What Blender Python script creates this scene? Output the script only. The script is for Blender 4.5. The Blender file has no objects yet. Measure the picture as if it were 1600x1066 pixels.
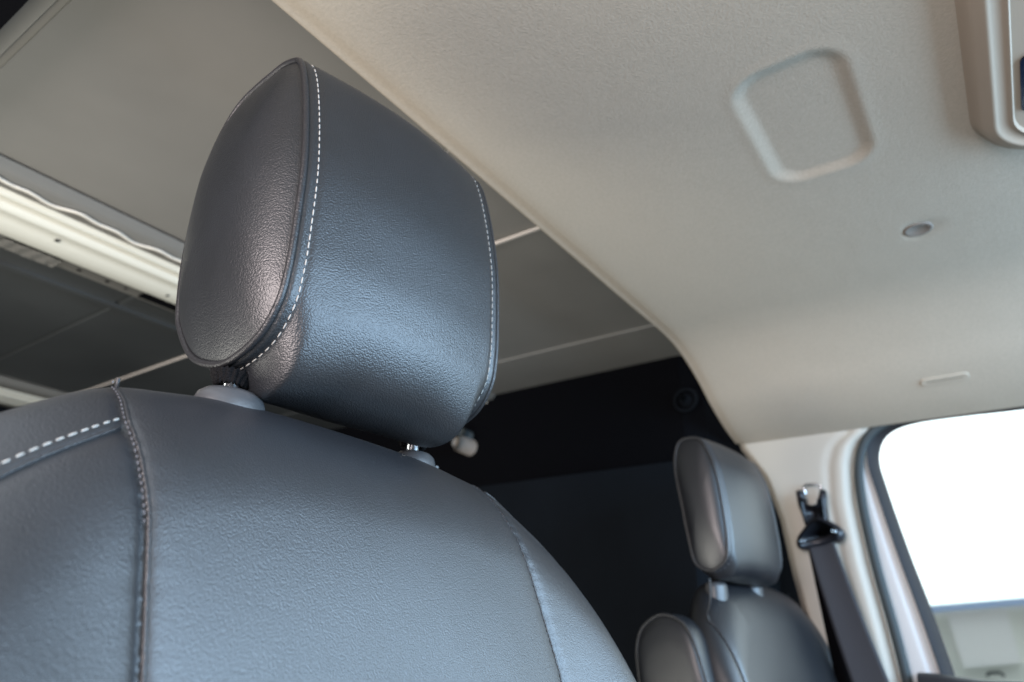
import bpy, math, random
import numpy as np
from mathutils import Matrix, Vector

random.seed(4)
C = bpy.context.scene.collection
SC = bpy.context.scene
S = 0.65          # scene units to metres
H = 1.6           # camera height above the ground, metres

# ------------------------------------------------------------------ camera
R = ((0.5676414, -0.33712361, -0.75108649),
     (-0.82311314, -0.21425661, -0.52590766),
     (0.01637064, 0.91675612, -0.3991118))
cam = bpy.data.cameras.new("camera")
cam.sensor_width = 36.0
cam.lens = 24.41
cam.clip_start = 0.02
cam.clip_end = 400
cam.dof.use_dof = True
cam.dof.focus_distance = 0.48
cam.dof.aperture_fstop = 5.5
co = bpy.data.objects.new("camera", cam)
C.objects.link(co)
m4 = Matrix(R).to_4x4()
m4.translation = (0, 0, H)
co.matrix_world = m4
SC.camera = co

# ------------------------------------------------------------------ daylight coming in, with an added cargo fill
w = bpy.data.worlds.new("World")
SC.world = w
w.use_nodes = True
bg = w.node_tree.nodes["Background"]
bg.inputs[0].default_value = (0.86, 0.94, 1.0, 1)
# brighter open sky ahead of the van and beyond the far door, a shaded side behind the camera
wt = w.node_tree
tcw = wt.nodes.new("ShaderNodeTexCoord")
dot = wt.nodes.new("ShaderNodeVectorMath")
dot.operation = 'DOT_PRODUCT'
dot.inputs[1].default_value = (0.47, -0.30, 0.83)
mrw = wt.nodes.new("ShaderNodeMapRange")
mrw.inputs["From Min"].default_value = 0.05
mrw.inputs["From Max"].default_value = 0.80
mrw.inputs["To Min"].default_value = 0.10
mrw.inputs["To Max"].default_value = 3.2
wt.links.new(tcw.outputs["Generated"], dot.inputs[0])
wt.links.new(dot.outputs["Value"], mrw.inputs["Value"])
wt.links.new(mrw.outputs[0], bg.inputs[1])


def area(name, loc, target, sx, sy, power, col):
    l = bpy.data.lights.new(name, 'AREA')
    l.shape = 'RECTANGLE'
    l.size, l.size_y, l.energy, l.color = sx, sy, power, col
    o = bpy.data.objects.new(name, l)
    C.objects.link(o)
    o.location = loc
    o.rotation_euler = (Vector(target) - Vector(loc)).to_track_quat('-Z', 'Y').to_euler()
    return o


# daylight through the windscreen (cool) and through the open door beside the camera (warm)
area("windscreen_light", (0.90, -0.86, H + 0.30), (0.90, 0.4, H - 0.10), 1.7, 0.60, 40, (0.45, 0.71, 1.0))
area("door_light", (-0.70, 0.12, H + 0.22), (0.25, 0.38, H + 0.22), 0.52, 0.52, 20, (1.0, 0.87, 0.86))
# unseen fill lamp, added to brighten the roof bow and cargo ceiling
area("cargo_fill_light", (-0.10, 0.95, H - 0.25), (0.72, 1.28, H + 0.56), 0.7, 0.6, 9, (1.0, 0.97, 0.88))

vs = SC.view_settings
vs.view_transform = 'Standard'
vs.look = 'None'
vs.exposure = 0.0
vs.gamma = 1.0
SC.cycles.max_bounces = 8
SC.cycles.use_denoising = True


# ------------------------------------------------------------------ materials
def mat(name, col, rough=0.5, metal=0.0, spec=0.5, bump=None, mottle=None, coat=0.0):
    """bump: list of (kind, scale, strength, distance); mottle: (scale, amount)"""
    m = bpy.data.materials.new(name)
    m.use_nodes = True
    nt = m.node_tree
    b = nt.nodes["Principled BSDF"]
    b.inputs["Base Color"].default_value = (*col, 1)
    b.inputs["Roughness"].default_value = rough
    b.inputs["Metallic"].default_value = metal
    b.inputs["Specular IOR Level"].default_value = spec
    b.inputs["Coat Weight"].default_value = coat
    b.inputs["Coat Roughness"].default_value = 0.3
    tc = nt.nodes.new("ShaderNodeTexCoord")
    if mottle:
        n = nt.nodes.new("ShaderNodeTexNoise")
        n.inputs["Scale"].default_value = mottle[0]
        n.inputs["Detail"].default_value = 5
        r = nt.nodes.new("ShaderNodeMapRange")
        r.inputs["From Min"].default_value = 0.3
        r.inputs["From Max"].default_value = 0.7
        r.inputs["To Min"].default_value = 1 - mottle[1]
        r.inputs["To Max"].default_value = 1 + mottle[1]
        mx = nt.nodes.new("ShaderNodeVectorMath")
        mx.operation = 'SCALE'
        mx.inputs[0].default_value = col
        nt.links.new(tc.outputs["Object"], n.inputs["Vector"])
        nt.links.new(n.outputs["Fac"], r.inputs["Value"])
        nt.links.new(r.outputs[0], mx.inputs["Scale"])
        nt.links.new(mx.outputs[0], b.inputs["Base Color"])
    prev = None
    for kind, sc, st, dist in (bump or []):
        if kind == 'voronoi':
            # pebble grain: distorted cells divided by creases
            nz = nt.nodes.new("ShaderNodeTexNoise")
            nz.inputs["Scale"].default_value = sc * 0.45
            nz.inputs["Detail"].default_value = 2
            ad = nt.nodes.new("ShaderNodeVectorMath")
            ad.operation = 'MULTIPLY_ADD'
            ad.inputs[1].default_value = (1.3 / sc,) * 3
            nt.links.new(tc.outputs["Object"], nz.inputs["Vector"])
            nt.links.new(nz.outputs["Color"], ad.inputs[0])
            nt.links.new(tc.outputs["Object"], ad.inputs[2])
            t = nt.nodes.new("ShaderNodeTexVoronoi")
            t.feature = 'F1'
            t.inputs["Scale"].default_value = sc
            nt.links.new(ad.outputs[0], t.inputs["Vector"])
            inv = nt.nodes.new("ShaderNodeMath")
            inv.operation = 'MULTIPLY'
            inv.inputs[1].default_value = -1
            nt.links.new(t.outputs["Distance"], inv.inputs[0])
            hgt = inv.outputs[0]
        else:
            t = nt.nodes.new("ShaderNodeTexNoise")
            t.inputs["Scale"].default_value = sc
            t.inputs["Detail"].default_value = 3
            nt.links.new(tc.outputs["Object"], t.inputs["Vector"])
            hgt = t.outputs["Fac"]
        bp = nt.nodes.new("ShaderNodeBump")
        bp.inputs["Strength"].default_value = st
        bp.inputs["Distance"].default_value = dist
        nt.links.new(hgt, bp.inputs["Height"])
        if prev:
            nt.links.new(prev.outputs[0], bp.inputs["Normal"])
        prev = bp
    if prev:
        nt.links.new(prev.outputs[0], b.inputs["Normal"])
    return m


M = {
    'leather': mat('black_leather', (0.009, 0.0105, 0.013), 0.42, spec=0.85,
                   bump=[('voronoi', 800, 0.45, 0.0005), ('noise', 18, 0.12, 0.004)], mottle=(40, 0.12)),
    'leather_seat': mat('black_seat_leather', (0.011, 0.0125, 0.016), 0.43, spec=0.9,
                        bump=[('voronoi', 980, 0.42, 0.0004), ('noise', 14, 0.12, 0.004)], mottle=(30, 0.12)),
    'leather_far': mat('black_leather_far', (0.010, 0.011, 0.014), 0.38, spec=0.85,
                       bump=[('voronoi', 800, 0.2, 0.0004)]),
    'welt': mat('leather_welt', (0.02, 0.02, 0.022), 0.38, spec=0.6, bump=[('noise', 700, 0.5, 0.0012)]),
    'thread': mat('pale_thread', (0.37, 0.36, 0.335), 0.7),
    'dark_thread': mat('grey_thread', (0.10, 0.10, 0.11), 0.7),
    'elastic': mat('black_elastic', (0.006, 0.006, 0.007), 0.85, spec=0.15, bump=[('noise', 900, 0.8, 0.002)]),
    'steel': mat('bright_steel', (0.75, 0.77, 0.80), 0.22, metal=1.0),
    'sleeve': mat('grey_plastic', (0.06, 0.062, 0.066), 0.32, bump=[('noise', 500, 0.15, 0.0006)]),
    'headliner': mat('beige_headliner_cloth', (0.465, 0.405, 0.325), 0.95, spec=0.15,
                     bump=[('noise', 420, 0.35, 0.0012), ('noise', 14, 0.2, 0.004)], mottle=(260, 0.05)),
    'trim': mat('beige_trim_plastic', (0.49, 0.445, 0.375), 0.6, bump=[('noise', 900, 0.1, 0.0005)]),
    'console': mat('taupe_console_plastic', (0.40, 0.325, 0.25), 0.75, spec=0.25, bump=[('noise', 900, 0.12, 0.0005)]),
    'clip': mat('grey_clip_plastic', (0.22, 0.19, 0.16), 0.7),
    'display': mat('dark_display_glass', (0.006, 0.012, 0.03), 0.12),
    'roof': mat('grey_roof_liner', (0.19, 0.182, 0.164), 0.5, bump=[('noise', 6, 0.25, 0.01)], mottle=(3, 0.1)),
    'roof_dark': mat('roof_liner_darker', (0.05, 0.053, 0.052), 0.42, mottle=(3, 0.2)),  # darker base colour for the ceiling past the first bow
    'bow': mat('cream_painted_metal', (0.66, 0.655, 0.575), 0.38, coat=0.2, bump=[('noise', 40, 0.15, 0.002)]),
    'primer': mat('grey_primed_metal', (0.15, 0.145, 0.13), 0.45, bump=[('noise', 60, 0.2, 0.002)]),
    'sealant': mat('pale_sealant', (0.62, 0.58, 0.50), 0.5, bump=[('noise', 120, 0.6, 0.003)]),
    'bead': mat('pale_trim_bead', (0.60, 0.54, 0.48), 0.5),
    'black': mat('black_lining', (0.003, 0.0031, 0.004), 0.9, spec=0.04, bump=[('noise', 30, 0.2, 0.003)]),
    'slate': mat('dark_slate_panel', (0.005, 0.007, 0.010), 0.8, spec=0.1, mottle=(5, 0.2)),
    'seal': mat('grey_rubber_seal', (0.045, 0.055, 0.058), 0.65, spec=0.3),
    'rubber': mat('dark_rubber_run', (0.02, 0.018, 0.02), 0.65, spec=0.3),
    'paint': mat('white_body_paint', (0.62, 0.60, 0.58), 0.5, coat=0.0),
    'belt': mat('black_webbing', (0.025, 0.026, 0.032), 0.65, bump=[('noise', 900, 0.5, 0.001)]),
    'belt_plastic': mat('black_belt_plastic', (0.012, 0.012, 0.016), 0.35),
    'floor': mat('grey_cargo_floor', (0.16, 0.16, 0.155), 0.7, mottle=(4, 0.2)),
    'ground': mat('grey_concrete', (0.22, 0.215, 0.21), 0.9, mottle=(0.8, 0.15)),
    'wall_out': mat('pale_green_render', (0.88, 0.90, 0.85), 0.8, mottle=(0.4, 0.12)),
    'wall_white': mat('white_render', (0.93, 0.93, 0.93), 0.6),
    'blue': mat('blue_fascia', (0.42, 0.58, 0.85), 0.5),
}
g = bpy.data.materials.new('window_glass')
g.use_nodes = True
nt = g.node_tree
nt.nodes.clear()
out = nt.nodes.new("ShaderNodeOutputMaterial")
mx = nt.nodes.new("ShaderNodeMixShader")
fr = nt.nodes.new("ShaderNodeFresnel")
fr.inputs[0].default_value = 1.06
tr = nt.nodes.new("ShaderNodeBsdfTransparent")
tr.inputs[0].default_value = (0.93, 0.96, 0.94, 1)
gl = nt.nodes.new("ShaderNodeBsdfGlossy")
gl.inputs["Roughness"].default_value = 0.02
nt.links.new(fr.outputs[0], mx.inputs[0])
nt.links.new(tr.outputs[0], mx.inputs[1])
nt.links.new(gl.outputs[0], mx.inputs[2])
nt.links.new(mx.outputs[0], out.inputs[0])
M['glass'] = g


# ------------------------------------------------------------------ mesh helpers (scene units)
class MB:
    def __init__(self):
        self.v, self.f, self.n = [], [], 0

    def add(self, verts, faces):
        verts = np.asarray(verts, float).reshape(-1, 3)
        self.v.append(verts)
        self.f += [tuple(i + self.n for i in f) for f in faces]
        self.n += len(verts)
        return self

    def grid(self, P, closed_u=False, closed_v=False):
        P = np.asarray(P, float)
        a, b = P.shape[:2]
        F = []
        for i in range(a if closed_u else a - 1):
            i2 = (i + 1) % a
            for j in range(b if closed_v else b - 1):
                j2 = (j + 1) % b
                F.append((i * b + j, i2 * b + j, i2 * b + j2, i * b + j2))
        return self.add(P, F)

    def box(self, lo, hi):
        x0, y0, z0 = lo
        x1, y1, z1 = hi
        V = [(x0, y0, z0), (x1, y0, z0), (x1, y1, z0), (x0, y1, z0), (x0, y0, z1), (x1, y0, z1), (x1, y1, z1), (x0, y1, z1)]
        return self.add(V, [(0, 3, 2, 1), (4, 5, 6, 7), (0, 1, 5, 4), (1, 2, 6, 5), (2, 3, 7, 6), (3, 0, 4, 7)])

    def tube(self, pts, r, seg=10, closed=False, flat=1.0):
        pts = np.asarray(pts, float)
        n = len(pts)
        rr = np.full(n, r) if np.isscalar(r) else np.asarray(r, float)
        if closed:
            tan = np.roll(pts, -1, 0) - np.roll(pts, 1, 0)
        else:
            tan = np.gradient(pts, axis=0)
        tan /= np.linalg.norm(tan, axis=1)[:, None] + 1e-12
        ref = np.array([0, 0, 1.0]) if abs(tan[0][2]) < 0.9 else np.array([1.0, 0, 0])
        u = np.cross(tan[0], ref)
        u /= np.linalg.norm(u)
        rings = []
        for i in range(n):
            u = u - tan[i] * (u @ tan[i])
            u /= np.linalg.norm(u) + 1e-12
            v = np.cross(tan[i], u)
            rings.append([pts[i] + rr[i] * (math.cos(a) * u + flat * math.sin(a) * v)
                          for a in np.linspace(0, 2 * math.pi, seg, endpoint=False)])
        self.grid(rings, closed_u=closed, closed_v=True)
        if not closed:
            base = self.n - n * seg
            self.f.append(tuple(base + k for k in range(seg))[::-1])
            self.f.append(tuple(base + (n - 1) * seg + k for k in range(seg)))
        return self

    def build(self, name, m, parent=None, smooth=True, auto=None):
        base = np.array(parent['_b']) if parent is not None else np.zeros(3)
        V = np.concatenate(self.v) * S
        V[:, 2] += H if parent is None else 0
        if parent is not None:
            V -= base * S
        me = bpy.data.meshes.new(name)
        me.from_pydata(V.tolist(), [], self.f)
        me.materials.append(m)
        if smooth:
            me.polygons.foreach_set('use_smooth', [True] * len(me.polygons))
        me.update()
        if auto:
            try:
                me.set_sharp_from_angle(angle=math.radians(auto))
            except Exception:
                pass
        o = bpy.data.objects.new(name, me)
        C.objects.link(o)
        if parent is not None:
            o.parent = parent
            o['_b'] = parent['_b']
        return o


def thing(name, label, cat, base, group=None):
    o = bpy.data.objects.new(name, None)
    o.empty_display_size = 0.05
    C.objects.link(o)
    o.location = (base[0] * S, base[1] * S, base[2] * S + H)
    o['_b'] = [float(b) for b in base]
    o['label'] = label
    o['category'] = cat
    if group:
        o['group'] = group
    return o


def struct(o):
    o['kind'] = 'structure'
    return o


def tag(o, label, cat, group=None):
    o['label'] = label
    o['category'] = cat
    if group:
        o['group'] = group
    return o


def smooth(a, b, x):
    t = np.clip((np.asarray(x, float) - a) / (b - a), 0, 1)
    return t * t * (3 - 2 * t)


def spline(pts, n, closed=False):
    """Catmull-Rom through pts resampled to n points at even arc length"""
    p = np.asarray(pts, float)
    k = len(p)
    segs = k if closed else k - 1
    o = []
    for i in range(segs):
        if closed:
            a, b, c, d = p[(i - 1) % k], p[i], p[(i + 1) % k], p[(i + 2) % k]
        else:
            a, b, c, d = p[max(i - 1, 0)], p[i], p[i + 1], p[min(i + 2, k - 1)]
        t = np.linspace(0, 1, 24, endpoint=False)[:, None]
        o.append(0.5 * (2 * b + (c - a) * t + (2 * a - 5 * b + 4 * c - d) * t ** 2 + (3 * b - a - 3 * c + d) * t ** 3))
    o = np.concatenate(o)
    o = np.vstack([o, p[:1] if closed else p[-1:]])
    s = np.concatenate([[0], np.cumsum(np.linalg.norm(np.diff(o, axis=0), axis=1))])
    q = np.linspace(0, s[-1], n + 1)[:-1] if closed else np.linspace(0, s[-1], n)
    return np.stack([np.interp(q, s, o[:, j]) for j in range(o.shape[1])], 1)


def stitches(mb, path, pitch=0.0098, length=0.0068, r=0.0008, closed=False, sink=None):
    path = np.asarray(path, float)
    if closed:
        path = np.vstack([path, path[:1]])
    s = np.concatenate([[0], np.cumsum(np.linalg.norm(np.diff(path, axis=0), axis=1))])
    at = lambda q: np.array([np.interp(q, s, path[:, j]) for j in range(3)])
    q = 0.0
    while q + length < s[-1]:
        pl = length * random.uniform(0.88, 1.08)
        st = q + random.uniform(-0.04, 0.04) * pitch
        P = [at(st + pl * t) for t in (0, 0.12, 0.35, 0.65, 0.88, 1)]
        mb.tube(P, [r * 0.35, r * 0.85, r, r, r * 0.85, r * 0.35], 6)
        q += pitch
    return mb


# ------------------------------------------------------------------ head restraint
def head_restraint(seat, outl, x0, x1, leather, posts, lip=0.04, crown=0.009, yaw=0.0, N=200, dome=0.034, pr=0.0037, zlow=(0.33, 0.255), detail=True):
    """side outline (y, z) swept between x0 and x1; the front lip hangs lower between the ends"""
    O = spline(outl, N, closed=True)
    cen = O.mean(0)
    tan = np.roll(O, -1, 0) - np.roll(O, 1, 0)
    tan /= np.linalg.norm(tan, axis=1)[:, None]
    nor = np.stack([tan[:, 1], -tan[:, 0]], 1)
    if ((O - cen) * nor).sum() < 0:
        nor = -nor
    W = x1 - x0
    ext = smooth(zlow[0], zlow[1], O[:, 1])

    def sect(x):
        u = (x - x0) / W
        e = min(x - x0, x1 - x)
        wv = float(smooth(0.012, 0.034, e)) * (0.60 + 0.40 * float(smooth(0.11, 0.03, e)))
        wu = 0.45 * float(smooth(0.012, 0.04, e))
        fr_ = smooth(cen[1 - 1] + 0.02, cen[0] - 0.06, O[:, 0])
        puff = 0.006 * math.sin(math.pi * min(max(u, 0), 1)) - 0.0035 * float(smooth(0.006, 0.0, e))
        # shallow stitched valley beside each seam
        puff -= 0.0016 * math.exp(-((e - 0.0135) / 0.004) ** 2)
        P = O + nor * puff
        P[:, 0] -= crown * math.sin(math.pi * min(max(u, 0), 1)) * smooth(cen[0], cen[0] - 0.07, O[:, 0])
        P[:, 1] -= ext * lip * (wv * fr_ + wu * (1 - fr_))
        # the loose corner of the lip curls forward
        P[:, 0] -= yaw * u
        return P

    xs = np.concatenate([np.linspace(0, 0.05, 22), np.linspace(0.056, W - 0.056, 46), W - np.linspace(0.05, 0, 22)]) + x0
    G = []
    for x in xs:
        P = sect(x)
        G.append(np.column_stack([np.full(N, x), P]))
    hb = MB().grid(G, closed_v=True).build('headrest', leather, seat)
    for xe, sg in ((x0, -1), (x1, 1)):
        Pe = sect(xe)
        c = Pe.mean(0)
        rings = []
        for r in list(1 - np.linspace(0, 1, 26) ** 1.6 * 0.98) + [0.004]:
            q = c + (Pe - c) * r
            h = dome * (1 - r ** 2.4) ** 0.8 - 0.002
            rings.append(np.column_stack([np.full(N, xe + sg * h), q]))
        MB().grid(rings, closed_v=True).build('end_panel', leather, hb)
        tb = np.column_stack([np.full(N, xe + sg * 0.0005), Pe])
        MB().tube(tb, pr, 10, closed=True).build('piping', M['welt'], hb)
        if detail:
            xx = xe - sg * 0.0135
            P = sect(xx) + nor * 0.0004
            # the seam stays off the open underside
            path = np.column_stack([np.full(N, xx), P])
            stitches(MB(), path, closed=True).build('stitching', M['thread'], hb)
        else:
            xx = xe - sg * 0.012
            P = sect(xx) + nor * 0.0004
            stitches(MB(), np.column_stack([np.full(N, xx), P]), pitch=0.012, length=0.007, r=0.0013, closed=True).build('stitching', M['dark_thread'], hb)
    for (px, py, zt, zb, rs, slv) in posts:
        st = MB().tube([(px, py, zt), (px, py, (zt + zb) / 2), (px, py, zb)], rs, 18).build('headrest_post', M['steel'], seat)
        # gathered elastic collar where the cover closes round the post
        n = 90
        rg = []
        for k, (dz, rad) in enumerate([(0.034, 0.022), (0.030, 0.0215), (0.026, 0.0195), (0.022, 0.0185), (0.0195, 0.017), (0.022, 0.010)]):
            ring = []
            for j in range(n):
                a = 2 * math.pi * j / n
                rr = rad * slv * (1 + 0.05 * math.sin(a * 19 + k) + 0.03 * math.sin(a * 31))
                ring.append((px + rr * math.cos(a), py + 0.8 * rr * math.sin(a), zt + dz - 0.03 + 0.0015 * math.sin(a * 23)))
            rg.append(ring)
        MB().grid(rg, closed_v=True).build('elastic_collar', M['elastic'], hb)
    return hb


def guide_sleeve(seat, x, y, z, r, h=0.024):
    prof = [(0.35, h * 0.96), (0.42, h), (0.75, h * 0.93), (0.92, h * 0.72), (1.0, h * 0.35), (1.02, 0), (1.02, -0.03)]
    G = []
    for (pr, ph) in prof:
        G.append([(x + r * pr * math.cos(a), y + 0.8 * r * pr * math.sin(a), z + ph) for a in np.linspace(0, 2 * math.pi, 40, endpoint=False)])
    sl = MB().grid(G, closed_v=True).build('guide_sleeve', M['sleeve'], seat)
    MB().box((x + r * 0.94, y - 0.012, z - 0.02), (x + r * 1.12, y + 0.012, z + h * 0.42)).build('release_button', M['sleeve'], sl, smooth=False)
    return sl


# ------------------------------------------------------------------ seat back
def seat_back(seat, fx, fy, fz, leather, thread='thread', N=420, K=130, shift=0.0, welt=0.0018, detail=True, bulge=0.035):
    """built in a nominal frame (x 0..1, crest z .22) then mapped by fx, fy, fz"""
    half = [(0.0, 0.2145), (0.12, 0.212), (0.2, 0.203), (0.26, 0.193), (0.31, 0.168), (0.36, 0.141), (0.41, 0.104),
            (0.455, 0.05), (0.485, -0.03), (0.503, -0.15), (0.515, -0.3), (0.51, -0.5), (0.5, -0.66)]
    hl = [(0.0, 0.2145), (0.12, 0.2115), (0.2, 0.200), (0.25, 0.188), (0.30, 0.158), (0.35, 0.120), (0.40, 0.072), (0.445, 0.01), (0.48, -0.07), (0.50, -0.17)] + half[-3:]
    pts = [(0.5 - a, b) for a, b in hl[::-1]] + [(0.5 + a, b) for a, b in half[1:]]
    O = spline(pts, N)
    y0 = lambda z: 0.5 + 0.30 * (np.asarray(z) - 0.12)
    ry, rz = 0.075, 0.115
    x_s = np.array([-.7, -.026, .08, .125, .152, .19, .25])

    def seam_x(side, z):
        L = np.interp(z, x_s, [.27, .262, .259, .254, .250, .254, .262])
        return L + shift if side == 0 else -shift * 0.3 + np.interp(z, x_s, [.785, .766, .753, .747, .742, .742, .742])

    def dist(x, z):
        x = np.atleast_1d(x)
        z = np.atleast_1d(z)
        out = np.empty(x.shape)
        flat = out.ravel()
        xf, zf = x.ravel(), z.ravel()
        A, B = O[:-1], O[1:]
        AB = B - A
        L2 = (AB ** 2).sum(1)
        for s in range(0, len(xf), 4000):
            px = np.stack([xf[s:s + 4000], zf[s:s + 4000]], 1)[:, None, :]
            t = np.clip(((px - A) * AB).sum(2) / L2, 0, 1)
            d = np.linalg.norm(px - (A + t[..., None] * AB), axis=2).min(1)
            flat[s:s + 4000] = d
        return flat.reshape(x.shape)

    def front(x, z, d=None):
        x = np.asarray(x, float)
        z = np.asarray(z, float)
        if d is None:
            d = dist(x, z)
        q = np.clip(d / rz, 0, 1)
        y = y0(z) + ry * (1 - np.sqrt(np.clip(1 - (1 - q) ** 2, 0, 1)))
        y = y + 0.010 * np.exp(-((x - 0.5) / 0.16) ** 2) * smooth(0.10, -0.1, z)       # slightly dished centre
        for side in (0, 1):
            sx = seam_x(side, z)
            u = (sx - x) if side == 0 else (x - sx)
            f = smooth(0.14, -0.12, z)
            y = y - bulge * f * smooth(0, 0.13, u) * smooth(0, 0.10, d)
            y = y + 0.0050 * np.exp(-np.abs(u) / 0.009) * smooth(0, 0.03, d + 0.01) - 0.0
            y = y + 0.0035 * np.exp(-(u / 0.0028) ** 2)
            y = y + 0.0005 * np.sin(z * 430 + 2 * np.sin(z * 90)) * np.exp(-np.abs(u) / 0.009)
            # fold between bolster face and side panel
            di = 0.040 if side == 0 else 0.026
            if not detail:
                continue
            g2 = np.exp(-((d - di) / 0.004) ** 2) + 0.5 * np.exp(-np.abs(d - di) / 0.012)
            y = y + 0.0032 * g2 * (u > 0)
        return y

    cz = np.minimum(O[:, 1], -0.30)
    Cn = np.stack([0.5 + (O[:, 0] - 0.5) * 0.02, cz], 1)
    k = np.concatenate([1 - np.linspace(0, 1, K // 2) ** 1.5 * 0.35, np.linspace(0.65, 0.0, K - K // 2 + 1)[1:]])
    X = Cn[:, 0][None] + (O[:, 0] - Cn[:, 0])[None] * k[:, None]
    Z = Cn[:, 1][None] + (O[:, 1] - Cn[:, 1])[None] * k[:, None]
    D = dist(X, Z)
    Yf = front(X, Z, D)
    D2 = np.clip(D / 0.13, 0, 1)
    Yb = y0(Z) + ry + 0.085 * np.sqrt(np.clip(1 - (1 - D2) ** 2, 0, 1)) + 0.0
    crest = y0(Z[0]) + ry
    Yf[0] = Yb[0] = crest
    MAP = lambda x, y, z: np.stack([fx(x), fy(y), fz(z)], -1)
    F = MAP(X, Yf, Z)
    B = MAP(X, Yb, Z)
    bk = MB().grid(np.concatenate([F[::-1], B[1::3]])).build('backrest', leather, seat)
    for side in (0, 1):
        # raised welt along the seam, over the crest
        zz = np.concatenate([np.linspace(-0.6, 0.12, 120), np.linspace(0.122, 0.196, 60)])
        off = 0.0042 if side == 0 else -0.0042
        sx = seam_x(side, zz) + off * 0.8
        d = dist(sx, zz)
        yy = front(sx, zz, d) - 0.0004
        keep = d > 0.004
        P = MAP(sx, yy, zz)[keep]
        MB().tube(P, welt, 8).build('seam_welt', M['welt'], bk)
        if detail:
            Q = P[len(P) - 62:] + np.array([-0.004, -0.0008, 0.0008])
            stitches(MB(), Q, pitch=0.0058, length=0.0030, r=0.0006).build('stitching', M['dark_thread'], bk)
            # twin needle topstitch following the shoulder on the side panel
            tt = O[(O[:, 1] > -0.35) & ((O[:, 0] < 0.25) if side == 0 else (O[:, 0] > 0.75))]
            tg = np.gradient(tt, axis=0)
            tg /= np.linalg.norm(tg, axis=1)[:, None]
            nn = np.stack([tg[:, 1], -tg[:, 0]], 1)
            mbt = MB()
            ins = tt + nn * (0.031 if side == 0 else 0.012)
            yy = front(ins[:, 0], ins[:, 1]) - 0.0006
            ok = (ins[:, 0] < 0.2525) if side == 0 else (ins[:, 0] > 0.751)
            if side == 0:
                stitches(mbt, MAP(ins[:, 0], yy, ins[:, 1])[ok], pitch=0.0095, length=0.0066, r=0.0009)
                mbt.build('stitching', M[thread], bk)
            fold = tt + nn * (0.0375 if side == 0 else 0.007)
            yy = front(fold[:, 0], fold[:, 1]) - 0.0006
            ok = (fold[:, 0] < 0.253) if side == 0 else (fold[:, 0] > 0.751)
            MB().tube(MAP(fold[:, 0], yy, fold[:, 1])[ok], 0.0016, 8).build('seam_welt', M['welt'], bk)
    return bk


# ================================================================== THE SETTING
# outside ground
gb = MB()
gz = -H / S
gb.add([(-300, -300, gz), (300, -300, gz), (300, 300, gz), (-300, 300, gz)], [(0, 1, 2, 3)])
struct(gb.build('ground', M['ground'], smooth=False))

# cab headliner: cross section carried from the rear edge forwards
cs = spline([(0.08, 0.70), (0.12, 0.755), (0.22, 0.776), (0.5, 0.78), (1.1, 0.781), (1.55, 0.78), (1.70, 0.776), (1.80, 0.756), (1.90, 0.716),
             (1.985, 0.670), (2.06, 0.637), (2.13, 0.613), (2.2, 0.5955)], 240)
xs_fine = np.unique(np.concatenate([np.linspace(0.08, 0.80, 12), np.linspace(0.80, 1.2, 90), np.linspace(1.2, 2.2, 70)]))
ys = np.unique(np.concatenate([np.linspace(-0.47, 0.0, 20), np.linspace(0.0, 0.25, 64), np.linspace(0.25, 0.62, 24), np.linspace(0.62, 0.652, 10)]))


def liner_z(x):
    return np.interp(x, cs[:, 0], cs[:, 1])


XX, YY = np.meshgrid(xs_fine, ys)
ZZ = liner_z(XX) + 0.006 * np.sin(YY * 2.2) * smooth(2.1, 1.5, XX)
YY = YY + 0.009 * smooth(0.5, 0.652, YY) * smooth(2.05, 1.35, XX)
# moulded rounded-square recess
qx = np.abs(XX - 1.0) - (0.145 - 0.045) - 0.02 * (0.125 - YY)
qy = np.abs(YY - 0.125 - 0.06 * (XX - 1.0) * 0) - (0.074 - 0.045)
sd = np.hypot(np.maximum(qx, 0), np.maximum(qy, 0)) + np.minimum(np.maximum(qx, qy), 0) - 0.045
ZZ = ZZ + 0.0065 * smooth(0.014, -0.014, sd) - 0.0006 * np.exp(-((sd - 0.012) / 0.012) ** 2)
# round clip dimple
dd = np.hypot(XX - 1.447, YY - 0.014)
ZZ = ZZ + 0.004 * smooth(0.034, 0.02, dd)
# rear edge rolls up and over
roll = smooth(0.60, 0.652, YY)
G = np.stack([XX, YY, ZZ + 0.005 * roll ** 3], -1)
edge = G[-1].copy()
lips = []
for (dy, dz) in ((0.003, 0.003), (0.004, 0.010), (0.000, 0.020), (-0.05, 0.035)):
    e = edge.copy()
    e[:, 1] += dy
    e[:, 2] += dz
    lips.append(e)
G = np.concatenate([G, np.array(lips)])
struct(MB().grid(G).build('headliner', M['headliner']))

# cargo ceiling: panels, the shoulder beside the far wall, the darker part past the roof bow
CZ = 0.90
cb = MB()
prof = [(0.242, CZ + 0.0), (0.30, CZ + 0.006), (0.834, CZ + 0.002), (0.838, CZ + 0.010), (0.846, CZ + 0.010), (0.850, CZ + 0.002),
        (1.17, CZ), (1.5, CZ + 0.003), (1.822, CZ), (1.823, CZ - 0.006), (1.96, CZ - 0.008), (2.15, CZ)]
yl = np.linspace(0.45, 1.66, 60)
G = [[(x, y, z + 0.010 * math.sin((y - 0.6) * 2.4) * math.sin((x - 0.25) * 1.7)) for (x, z) in prof] for y in yl]
struct(cb.grid(G).build('cargo_ceiling', M['roof'], auto=40))
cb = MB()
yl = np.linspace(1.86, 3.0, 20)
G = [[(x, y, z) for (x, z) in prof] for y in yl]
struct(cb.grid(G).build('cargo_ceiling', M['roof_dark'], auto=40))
bd = MB()
bd.tube([(1.176, y, CZ - 0.001) for y in np.linspace(0.6, 1.62, 20)], 0.0065, 8, flat=0.6)
struct(bd.build('ceiling_bead', M['bead']))
bd = MB()
bd.tube([(1.19, y, CZ - 0.001) for y in np.linspace(2.05, 3.0, 20)], 0.006, 8, flat=0.6)
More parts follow.
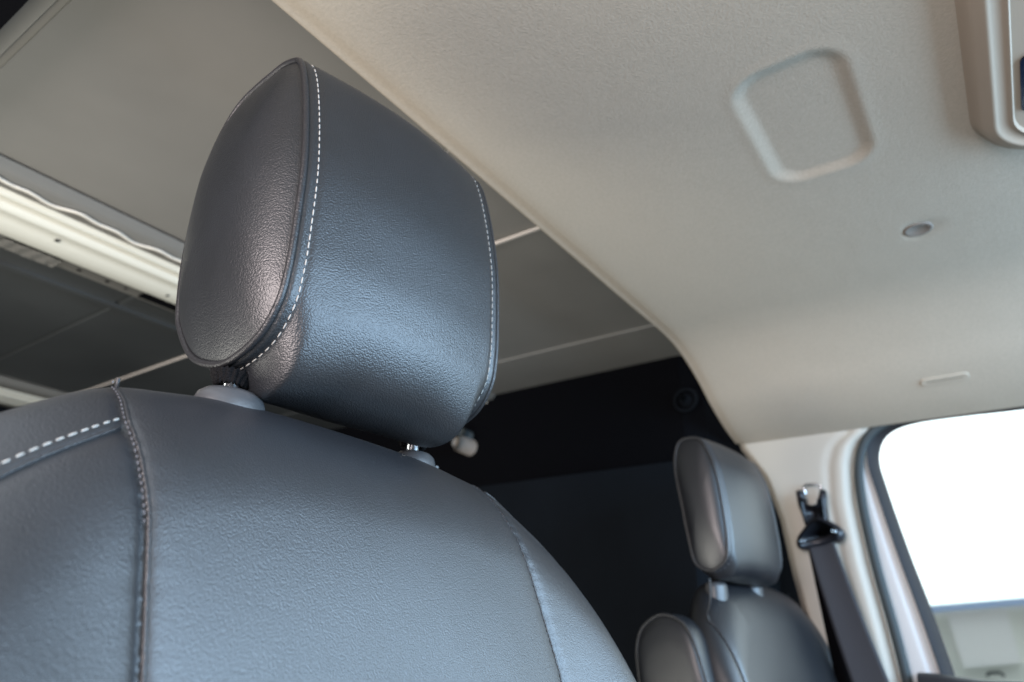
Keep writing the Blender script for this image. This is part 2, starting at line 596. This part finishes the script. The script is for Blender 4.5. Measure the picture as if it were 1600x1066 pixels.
struct(bd.build('ceiling_bead', M['bead']))
# raised pressings on the far roof panel
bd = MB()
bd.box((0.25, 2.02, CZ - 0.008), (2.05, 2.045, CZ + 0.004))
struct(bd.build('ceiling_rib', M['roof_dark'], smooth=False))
# side rail of the roof along the near side
rb = MB()
pr = [(0.15, CZ - 0.05), (0.190, CZ - 0.035), (0.194, CZ - 0.006), (0.215, CZ - 0.002), (0.228, CZ - 0.004), (0.232, CZ + 0.008), (0.243, CZ + 0.008), (0.244, CZ)]
G = [[(x, y, z) for (x, z) in pr] for y in np.linspace(0.3, 3.3, 20)]
struct(rb.grid(G).build('roof_side_rail', M['roof'], auto=30))
MBX = MB()
MBX.box((0.10, 0.3, CZ - 0.06), (0.191, 3.3, CZ - 0.03))
struct(MBX.build('door_track_cover', M['black'], smooth=False))

# cargo wall beyond the far seat: black lining above, slate panel below
wl = MB()
G = [[(x, y, z) for (x, y) in ((2.40, 0.42), (2.36, 0.62), (2.13, 0.72), (2.09, 0.78), (2.09, 1.2), (2.09, 3.4))] for z in (0.96, 0.535)]
struct(wl.grid(G).build('cargo_wall', M['black'], smooth=False))
wl = MB()
G = [[(x, y, z) for (x, y) in ((2.38, 0.42), (2.34, 0.61), (2.13, 0.715), (2.075, 0.775), (2.075, 1.2), (2.075, 3.4))] for z in (0.538, 0.53, -1.6)]
struct(wl.grid(G).build('cargo_wall', M['slate'], smooth=False))
wl = MB()
wl.box((0.1, 3.42, -1.6), (2.2, 3.46, 0.92))
struct(wl.build('rear_wall', M['slate'], smooth=False))
wl = MB()
wl.box((0.0, 0.75, -1.65), (2.2, 3.4, -1.6))
struct(wl.build('cargo_floor', M['floor'], smooth=False))
wl = MB()
wl.box((0.0, -1.3, -1.30), (2.3, 0.75, -1.25))
struct(wl.build('cab_floor', M['floor'], smooth=False))
wl = MB()
wl.box((0.1, 0.35, 0.97), (2.2, 3.45, 0.99))
struct(wl.build('roof_skin', M['paint'], smooth=False))
wl = MB()
wl.box((2.42, 0.36, -1.65), (2.46, 3.46, 0.99))
wl.box((2.27, -0.72, 0.67), (2.46, 0.36, 0.99))
struct(wl.build('body_side', M['black'], smooth=False))

# ------------------------------------------------------------------ roof bows
def roof_bow(y0, zb, x0, x1, label, first):
    t = thing('roof_bow', label, 'roof bow', ((x0 + x1) / 2, y0 + 0.15, zb), 'painted metal bows across the cargo roof')
    n = 90
    xs = np.linspace(x0, x1, n)
    # front lip, channel, broad face, lower flange
    sect = lambda pr: [[(x, y0 + a, zb + b) for (a, b) in pr] for x in xs]
    lipp = [(-0.012, 0.034), (0.0, 0.020), (0.010, 0.012), (0.045, 0.008), (0.070, 0.012)]
    chan = [(0.070, 0.012), (0.078, 0.004), (0.090, 0.004), (0.098, 0.014), (0.104, 0.024), (0.118, 0.024), (0.124, 0.010),
            (0.138, 0.000), (0.158, 0.004), (0.166, 0.007), (0.19, 0.007), (0.198, 0.004), (0.23, 0.001), (0.262, 0.003), (0.282, 0.010)]
    flan = [(0.282, 0.010), (0.286, 0.015), (0.350, 0.018), (0.358, 0.03), (0.358, 0.06)]
    MB().grid(sect(chan)).build('bow_channel', M['bow'], t, auto=50)
    MB().grid(sect(lipp)).build('front_lip', M['primer'], t, auto=50)
    MB().grid(sect(flan)).build('rear_flange', M['primer'], t, auto=50)
    if first:
        # wavy bead of sealant along the front lip
        P = [(x, y0 + 0.030 + 0.006 * math.sin(x * 31) + 0.005 * math.sin(x * 67 + 1), zb + 0.005) for x in np.linspace(x0, x1, 260)]
        MB().tube(P, 0.0055, 8, flat=0.6).build('sealant_bead', M['sealant'], t)
        for hx, hy, r, dz in ((0.553, 0.185, 0.0065, 0.0055), (0.86, 0.225, 0.005, 0.001), (0.664, 0.318, 0.006, 0.0175), (0.738, 0.318, 0.006, 0.0175), (0.788, 0.316, 0.005, 0.0175)):
            ring = [(hx + r * math.cos(a), y0 + hy + r * math.sin(a), zb + dz - 0.003) for a in np.linspace(0, 2 * math.pi, 16, endpoint=False)]
            MB().add(ring, [tuple(range(16))]).build('bolt_hole', M['black'], t, smooth=False)
        sb = MB()
        sb.box((0.83, y0 + 0.292, zb + 0.010), (1.20, y0 + 0.326, zb + 0.015))
        sb.build('slot', M['black'], t, smooth=False)
        # crumpled clear tape patch
        G = []
        for i, x in enumerate(np.linspace(0.48, 0.612, 30)):
            G.append([(x, y0 + 0.290 + 0.058 * j / 12, zb + 0.008 + 0.0025 * math.sin(i * 0.9 + j * 0.9) * math.sin(j * 0.8) + random.uniform(-0.0012, 0.0012)) for j in range(13)])
        MB().grid(G).build('sealing_patch', M['primer'], t)
    return t


roof_bow(1.545, 0.868, 0.24, 2.09, 'cream painted metal roof bow with wavy sealant and bolt holes across the cargo ceiling', True)
roof_bow(3.03, 0.868, 0.24, 2.09, 'distant pale metal roof bow just above the left shoulder of the near seat', False)

# ------------------------------------------------------------------ B pillar trim
PZ = np.linspace(0.606, -0.9, 80)
zr = [-0.9, -0.5, -0.15, 0.022, 0.192, 0.358, 0.487, 0.594]
yr = [0.47, 0.485, 0.505, 0.517, 0.540, 0.555, 0.586, 0.652]
zf = [-0.9, -0.5, -0.075, 0.056, 0.218, 0.393, 0.503, 0.560, 0.60]
yf = [0.24, 0.262, 0.297, 0.306, 0.321, 0.327, 0.315, 0.292, 0.235]
G = []
for z in PZ:
    a, b = np.interp(z, zr, yr), np.interp(z, zf, yf)
    row = []
    for t in np.linspace(0, 1, 44):
        y = a + (b - a) * t
        e1, e2 = abs(y - a), abs(y - b)
        x = 2.204 + 0.045 * float(smooth(0.045, 0.0, e2)) ** 1.4 + 0.03 * float(smooth(0.02, 0, e1)) + 0.006 * math.exp(-((e2 - 0.075) / 0.012) ** 2)
        row.append((x, y, z))
    G.append(row)
struct(MB().grid(G).build('pillar_trim', M['trim']))

# body seal round the door opening
S0 = [(-1.6, 0.60), (-0.6, 0.612), (-0.117, 0.617), (0.113, 0.619), (0.213, 0.612), (0.279, 0.575), (0.315, 0.503), (0.327, 0.393), (0.321, 0.218),
      (0.306, 0.056), (0.297, -0.075), (0.27, -0.5), (0.24, -0.9)]
sp = spline(S0, 160)
P = [(2.222, y, z) for y, z in sp]
struct(MB().tube([(2.226, y - 0.006, z) for y, z in sp], 0.0125, 12).build('door_seal', M['seal']))

# ------------------------------------------------------------------ the far front door
door = thing('van_door', 'white painted van door with black rubber window run beyond the far seat', 'door', (2.3, -0.4, -0.9))
R0 = [(-1.6, 0.60), (-0.6, 0.625), (-0.118, 0.628), (0.032, 0.635), (0.163, 0.632), (0.245, 0.607), (0.282, 0.567), (0.293, 0.5), (0.284, 0.414), (0.261, 0.241), (0.236, 0.082), (0.213, -0.085)]
R1 = [(-1.6, 0.585), (-0.6, 0.612), (-0.115, 0.616), (0.005, 0.619), (0.134, 0.619), (0.205, 0.606), (0.245, 0.576), (0.265, 0.52), (0.26, 0.443), (0.236, 0.259), (0.207, 0.083), (0.184, -0.085)]
a = spline(R0, 140)
b = spline(R1, 140)
# painted frame: from behind the seal to the rubber
so = spline([(-1.6, 0.66), (-0.6, 0.67), (-0.117, 0.67), (0.113, 0.67), (0.25, 0.66), (0.33, 0.62), (0.365, 0.50), (0.37, 0.393), (0.36, 0.218), (0.345, 0.056), (0.33, -0.085)], 140)
G = []
for i in range(140):
    row = []
    for t in np.linspace(0, 1, 14):
        y, z = so[i] * (1 - t) + a[i] * t
        row.append((2.275 - 0.004 * t + 0.012 * math.exp(-((t - 0.86) / 0.05) ** 2), y, z))
    G.append(row)
MB().grid(G).build('door_frame', M['paint'], door)
G = []
for i in range(140):
    row = []
    for t in np.linspace(0, 1, 9):
        y, z = a[i] * (1 - t) + b[i] * t
        row.append((2.268 - 0.010 * math.sin(math.pi * t) + 0.045 * t, y, z))
    G.append(row)
MB().grid(G).build('window_rubber', M['rubber'], door)
poly = [(2.31, y, z) for y, z in spline(R1, 60)] + [(2.31, -1.6, -0.085)]
gp = MB()
gp.add(poly + [(2.318, y, z) for (_, y, z) in poly], [tuple(range(61)), tuple(range(61, 122))[::-1]])
gp.build('window_glass', M['glass'], door, smooth=False)
# lower door panel and dark waist trim
lp = MB()
lp.box((2.25, -1.6, -0.9), (2.34, 0.33, -0.085))
lp.build('door_panel', M['paint'], door, smooth=False)
tb = MB()
G = []
for y in np.linspace(-1.5, 0.262, 40):
    e = float(smooth(0.262, 0.235, y))
    top = -0.052 - 0.014 * float(smooth(0.25, 0.1, y))
    G.append([(2.14, y, -0.5), (2.155, y, -0.12), (2.165, y, top - 0.03 + 0.02 * e), (2.18, y, top - 0.008 + 0.006 * e), (2.21, y, top), (2.255, y, top), (2.265, y, -0.5)])
tb.grid(G)
tb.build('waist_trim', M['rubber'], door)

# ------------------------------------------------------------------ overhead console
con = thing('overhead_console', 'taupe plastic overhead console with stepped rim and dark display on headliner', 'console', (0.9, -0.3, 0.72))


def rrect(cx, cy, hx, hy, r, n=28):
    P = []
    for sx, sy, a0 in ((1, 1, 0), (-1, 1, 90), (-1, -1, 180), (1, -1, 270)):
        for k in range(n):
            an = math.radians(a0 + 90 * k / (n - 1))
            P.append((cx + sx * (hx - r) + r * math.cos(an), cy + sy * (hy - r) + r * math.sin(an)))
    return np.array(P)


rings = []
for off, z in ((-0.012, 0.788), (-0.006, 0.780), (-0.001, 0.772), (0.004, 0.762), (0.010, 0.757), (0.019, 0.755), (0.021, 0.7535), (0.026, 0.7535),
               (0.029, 0.757), (0.043, 0.7575), (0.045, 0.755), (0.047, 0.755), (0.050, 0.761), (0.08, 0.7615)):
    P = rrect(0.83, -0.29, 0.43 - off, 0.19 - off, max(0.13 - off, 0.03))
    # the rear edge bows outwards
    P[:, 1] += 0.0
    rings.append([(x, y, z) for x, y in P])
cbm = MB().grid(rings, closed_v=True)
cbm.f.append(tuple(range(cbm.n - len(rings[0]), cbm.n)))
cbm.build('console_body', M['console'], con, auto=60)
dp = rrect(1.06, -0.25, 0.065, 0.092, 0.012, 6)
dm = MB().grid([[(x, y, 0.7615) for x, y in dp], [(x, y, 0.7580) for x, y in dp]], closed_v=True)
dm.f.append(tuple(range(dm.n - len(dp), dm.n)))
dm.build('display', M['display'], con, smooth=False)

# clip and slot cover in the headliner
ct = thing('trim_clip', 'small round grey trim clip pressed into beige headliner', 'trim clip', (1.447, 0.014, 0.784))
rg = []
for r, z in ((0.027, 0.786), (0.027, 0.7815), (0.023, 0.7795), (0.019, 0.782), (0.001, 0.783)):
    rg.append([(1.447 + r * math.cos(a), 0.014 + r * math.sin(a), z) for a in np.linspace(0, 2 * math.pi, 32, endpoint=False)])
MB().grid(rg, closed_v=True).build('clip_head', M['clip'], ct)
ht = thing('coat_hook_cover', 'small rounded slot cover above the far side window', 'hook cover', (2.02, 0.05, 0.655))
rg = []
for off, dz in ((0, 0.003), (0, -0.0025), (0.0015, -0.0035), (0.004, -0.003), (0.007, -0.003), (0.010, -0.003), (0.0128, -0.003)):
    P = rrect(0, 0, 0.055 - off, 0.014 - off, max(0.013 - off, 0.0002), 8)
    rg.append([(2.03 + v * 0.92, 0.045 - u, liner_z(2.03 + v * 0.92) + dz) for u, v in P])
cm = MB().grid(rg, closed_v=True)
cm.f.append(tuple(range(cm.n - len(rg[0]), cm.n)))
cm.build('cover_plate', M['headliner'], ht)

# ------------------------------------------------------------------ seat belt on the pillar
bt = thing('seat_belt', 'black seat belt hanging from its guide loop on the beige pillar', 'seat belt', (2.17, 0.43, 0.3))


def plate(pts, x, thick, n=60):
    """flat closed outline (y, z) with rounded edge, facing -x"""
    P = spline(pts, n, closed=True)
    c = P.mean(0)
    rg = []
    for s, dx in ((1.0, thick), (1.0, 0.004), (0.94, 0.0), (0.80, -0.002)):
        rg.append([(x + dx, *(c + (p - c) * s)) for p in P])
    mb = MB().grid(rg, closed_v=True)
    mb.f.append(tuple(range(mb.n - n, mb.n)))
    return mb


# height adjuster slide: pale bracket, dark forked holder, triangular guide loop
brk = MB().tube([(2.185, 0.462, 0.40), (2.18, 0.463, 0.436), (2.178, 0.455, 0.444), (2.178, 0.424, 0.442), (2.18, 0.416, 0.434), (2.185, 0.414, 0.40)], 0.0045, 8)
brk.build('wire_bracket', M['steel'], bt)
mb = MB()
mb.tube([(2.165, 0.474, 0.424), (2.16, 0.468, 0.385), (2.158, 0.455, 0.345)], [0.010, 0.014, 0.016], 12)
mb.tube([(2.165, 0.409, 0.420), (2.16, 0.414, 0.385), (2.158, 0.426, 0.345)], [0.009, 0.013, 0.016], 12)
mb.v.append(np.zeros((0, 3)))
pl = plate([(0.474, 0.40), (0.462, 0.402), (0.457, 0.385), (0.44, 0.379), (0.425, 0.385), (0.42, 0.40), (0.408, 0.40), (0.406, 0.36), (0.414, 0.315), (0.46, 0.312), (0.472, 0.35)], 2.145, 0.03)
mb.add(np.concatenate(pl.v), pl.f)
mb.build('adjuster_slide', M['belt_plastic'], bt)
gpl = plate([(0.452, 0.335), (0.470, 0.318), (0.494, 0.290), (0.497, 0.266), (0.480, 0.256), (0.450, 0.262), (0.405, 0.270), (0.380, 0.276), (0.370, 0.292),
             (0.374, 0.308), (0.392, 0.325), (0.412, 0.338), (0.43, 0.345)], 2.142, 0.03)
gpl.build('guide_loop', M['belt_plastic'], bt)
mb = MB().tube([(2.136, 0.482, 0.268), (2.134, 0.43, 0.274), (2.136, 0.388, 0.286)], 0.010, 10)
mb.build('loop_bar', M['belt_plastic'], bt)
for (yy, zz) in ((0.478, 0.279), (0.392, 0.300)):
    MB().tube([(2.134, yy, zz), (2.126, yy, zz)], [0.007, 0.004], 12).build('rivet', M['steel'], bt)
# webbing in front: down and forward
G = []
for t in np.linspace(0, 1, 50):
    z = 0.272 - 0.75 * t
    yl_ = 0.468 - 0.075 * t / 0.5 * 0.75 - 0.05 * t * t
    yr_ = 0.397 - 0.10 * t / 0.5 * 0.75 - 0.05 * t * t
    x = 2.14 - 0.06 * t
    G.append([(x + 0.004 * math.sin(math.pi * s) * (1 - t), yl_ + (yr_ - yl_) * s, z) for s in np.linspace(0, 1, 10)])
G = np.array(G)
G2 = G[:, ::-1].copy()
G2[:, :, 0] += 0.005
MB().grid(np.concatenate([G, G2], axis=1), closed_v=True).build('webbing', M['belt'], bt)
G = []
for t in np.linspace(0, 1, 30):
    z = 0.272 - 0.75 * t
    G.append([(2.165, (0.474 - 0.045 * t) + s * (-0.055), z) for s in (0, 0.5, 1)])
G = np.array(G)
G2 = G[:, ::-1].copy()
G2[:, :, 0] += 0.005
MB().grid(np.concatenate([G, G2], axis=1), closed_v=True).build('webbing', M['black'], bt)

# ------------------------------------------------------------------ small things on the black cargo wall
gm = thing('wall_grommet', 'dark round grommet with raised ring on the black cargo wall', 'grommet', (2.085, 0.76, 0.735))
ring = [(2.082, 0.765 + 0.036 * math.cos(a), 0.735 + 0.036 * math.sin(a)) for a in np.linspace(0, 2 * math.pi, 36, endpoint=False)]
MB().tube(ring, 0.006, 8, closed=True).build('ring', M['slate'], gm)
MB().tube([(2.09, 0.765, 0.735), (2.07, 0.765, 0.735), (2.065, 0.765, 0.735)], [0.022, 0.02, 0.008], 18).build('plug', M['slate'], gm)
hk = thing('wall_fixture', 'small pale fixture on dark wall just below the near headrest corner', 'fixture', (2.05, 1.653, 0.70))
MB().tube([(2.09, 1.653, 0.70), (2.02, 1.653, 0.70), (2.00, 1.653, 0.70)], [0.033, 0.031, 0.020], 20).build('fixture_base', M['clip'], hk)
MB().tube([(2.07, 1.653, 0.735), (2.03, 1.653, 0.745)], [0.028, 0.02], 16).build('fixture_neck', M['seal'], hk)

# ================================================================== SEATS
near = thing('front_seat', 'large black leather front seat with white stitched headrest filling the foreground', 'car seat', (0.5, 0.45, -0.66), 'black leather front seats')
seat_back(near, lambda x: x, lambda y: y, lambda z: z, M['leather_seat'])
OUT = [(0.554, 0.615), (0.535, 0.555), (0.518, 0.46), (0.514, 0.373), (0.515, 0.329), (0.521, 0.296), (0.541, 0.266), (0.573, 0.249), (0.607, 0.245),
       (0.657, 0.263), (0.696, 0.305), (0.711, 0.34), (0.724, 0.419), (0.721, 0.529), (0.68, 0.609), (0.61, 0.633), (0.575, 0.632)]
head_restraint(near, OUT, 0.36, 0.66, M['leather'],
               [(0.374, 0.60, 0.238, 0.17, 0.008, 1.0), (0.640, 0.60, 0.238, 0.17, 0.008, 1.0)], lip=0.031, yaw=0.03)
guide_sleeve(near, 0.376, 0.60, 0.201, 0.036, 0.022)
guide_sleeve(near, 0.645, 0.60, 0.201, 0.030, 0.020)

far = thing('front_seat', 'far black leather front seat with folded armrest, beside the pillar with the belt', 'car seat', (1.80, 0.57, -0.7), 'black leather front seats')
far.rotation_euler = (0, 0, math.radians(-6))
seat_back(far, lambda x: 1.92 + 0.36 * (2 * x - 1) * (1.4 - 0.4 * (2 * x - 1) ** 2), lambda y: y * 0.8 + 0.125, lambda z: z * 0.95 - 0.045, M['leather_far'], shift=-0.12, N=300, K=90, thread='dark_thread', detail=False, bulge=0.03)
FO = [(0.58, 0.481), (0.55, 0.470), (0.530, 0.43), (0.519, 0.39), (0.510, 0.30), (0.508, 0.214), (0.519, 0.176), (0.557, 0.157), (0.597, 0.177), (0.610, 0.235),
      (0.620, 0.31), (0.630, 0.388), (0.628, 0.44), (0.612, 0.475)]
head_restraint(far, FO, 1.635, 1.95, M['leather_far'],
               [(1.69, 0.575, 0.155, 0.08, 0.008, 0.8), (1.90, 0.575, 0.155, 0.08, 0.008, 0.8)], lip=0.02, N=120, zlow=(0.23, 0.17), detail=False, dome=0.02)
guide_sleeve(far, 1.69, 0.575, 0.126, 0.030, 0.014)
guide_sleeve(far, 1.90, 0.575, 0.136, 0.030, 0.014)

# folded armrest on the inboard side: rounded slab with piped edge
AO = [(0.62, 0.062), (0.66, 0.055), (0.695, 0.02), (0.70, -0.06), (0.66, -0.30), (0.60, -0.55), (0.50, -0.60), (0.46, -0.50), (0.50, -0.25), (0.545, -0.05), (0.575, 0.035)]
O = spline(AO, 120, closed=True)
c0 = O.mean(0)
rings = []
x0, x1 = 1.53, 1.605
for xx, s in ((x0 - 0.010, 0.01), (x0 - 0.010, 0.5), (x0 - 0.009, 0.8), (x0 - 0.004, 0.93), (x0, 0.985), (x0 + 0.006, 1.0), (x1 - 0.02, 1.01), (x1 - 0.004, 0.98), (x1, 0.9), (x1, 0.01)):
    rings.append([(xx, *(c0 + (p - c0) * s)) for p in O])
arm = MB().grid(rings, closed_v=True).build('armrest', M['leather_far'], far)
MB().tube([(x0 + 0.002, *p) for p in O], 0.004, 8, closed=True).build('piping', M['welt'], arm)

# ================================================================== OUTSIDE, seen through the far window
bl = thing('building', 'overexposed pale building with blue fascia seen through the door window', 'building', (12.6, 0.3, gz))
mb = MB()
mb.add([(12.2, -6, gz), (12.2, 5, gz), (12.2, 5, 0.19), (12.2, -6, 0.98), (14, -6, gz), (14, 5, gz), (14, 5, 0.19), (14, -6, 0.98)],
       [(0, 1, 2, 3), (3, 2, 6, 7), (1, 5, 6, 2), (4, 0, 3, 7), (5, 4, 7, 6)])
mb.build('wall', M['wall_out'], bl, smooth=False)
mb = MB()
for (z0, z1, m_, nm, xx) in ((0.515, 0.60, 'blue', 'fascia', 12.0), (0.475, 0.515, 'wall_white', 'gutter', 12.05)):
    q = MB()
    sl = 0.078
    lo = lambda y: z0 - (y - 0.89) * sl
    hi = lambda y: z1 - (y - 0.89) * sl
    q.add([(xx, -6, lo(-6)), (xx, 5, lo(5)), (xx, 5, hi(5)), (xx, -6, hi(-6)), (12.19, -6, lo(-6)), (12.19, 5, lo(5)), (12.19, 5, hi(5)), (12.19, -6, hi(-6))],
          [(0, 1, 2, 3), (3, 2, 6, 7), (0, 4, 5, 1)])
    q.build(nm, M[m_], bl, smooth=False)
q = MB()
q.add([(12.1, 0.86, -0.21), (12.1, 0.20, -0.13), (12.1, 0.21, 0.545), (12.1, 0.93, 0.487)], [(0, 1, 2, 3)])
q.add([(12.19, 0.86, -0.21), (12.19, 0.20, -0.13), (12.19, 0.21, 0.545), (12.19, 0.93, 0.487)], [(0, 1, 2, 3)])
q.f += [(0, 1, 5, 4), (1, 2, 6, 5), (2, 3, 7, 6), (3, 0, 4, 7)]
q.build('white_panel', M['wall_white'], bl, smooth=False)
q = MB()
q.tube([(12.1, 0.62, -0.30), (12.08, 0.58, -0.26), (12.08, 0.46, -0.25), (12.1, 0.42, -0.29)], 0.02, 8)
q.build('handle', M['seal'], bl)

for o in bpy.data.objects:
    if '_b' in o:
        del o['_b']
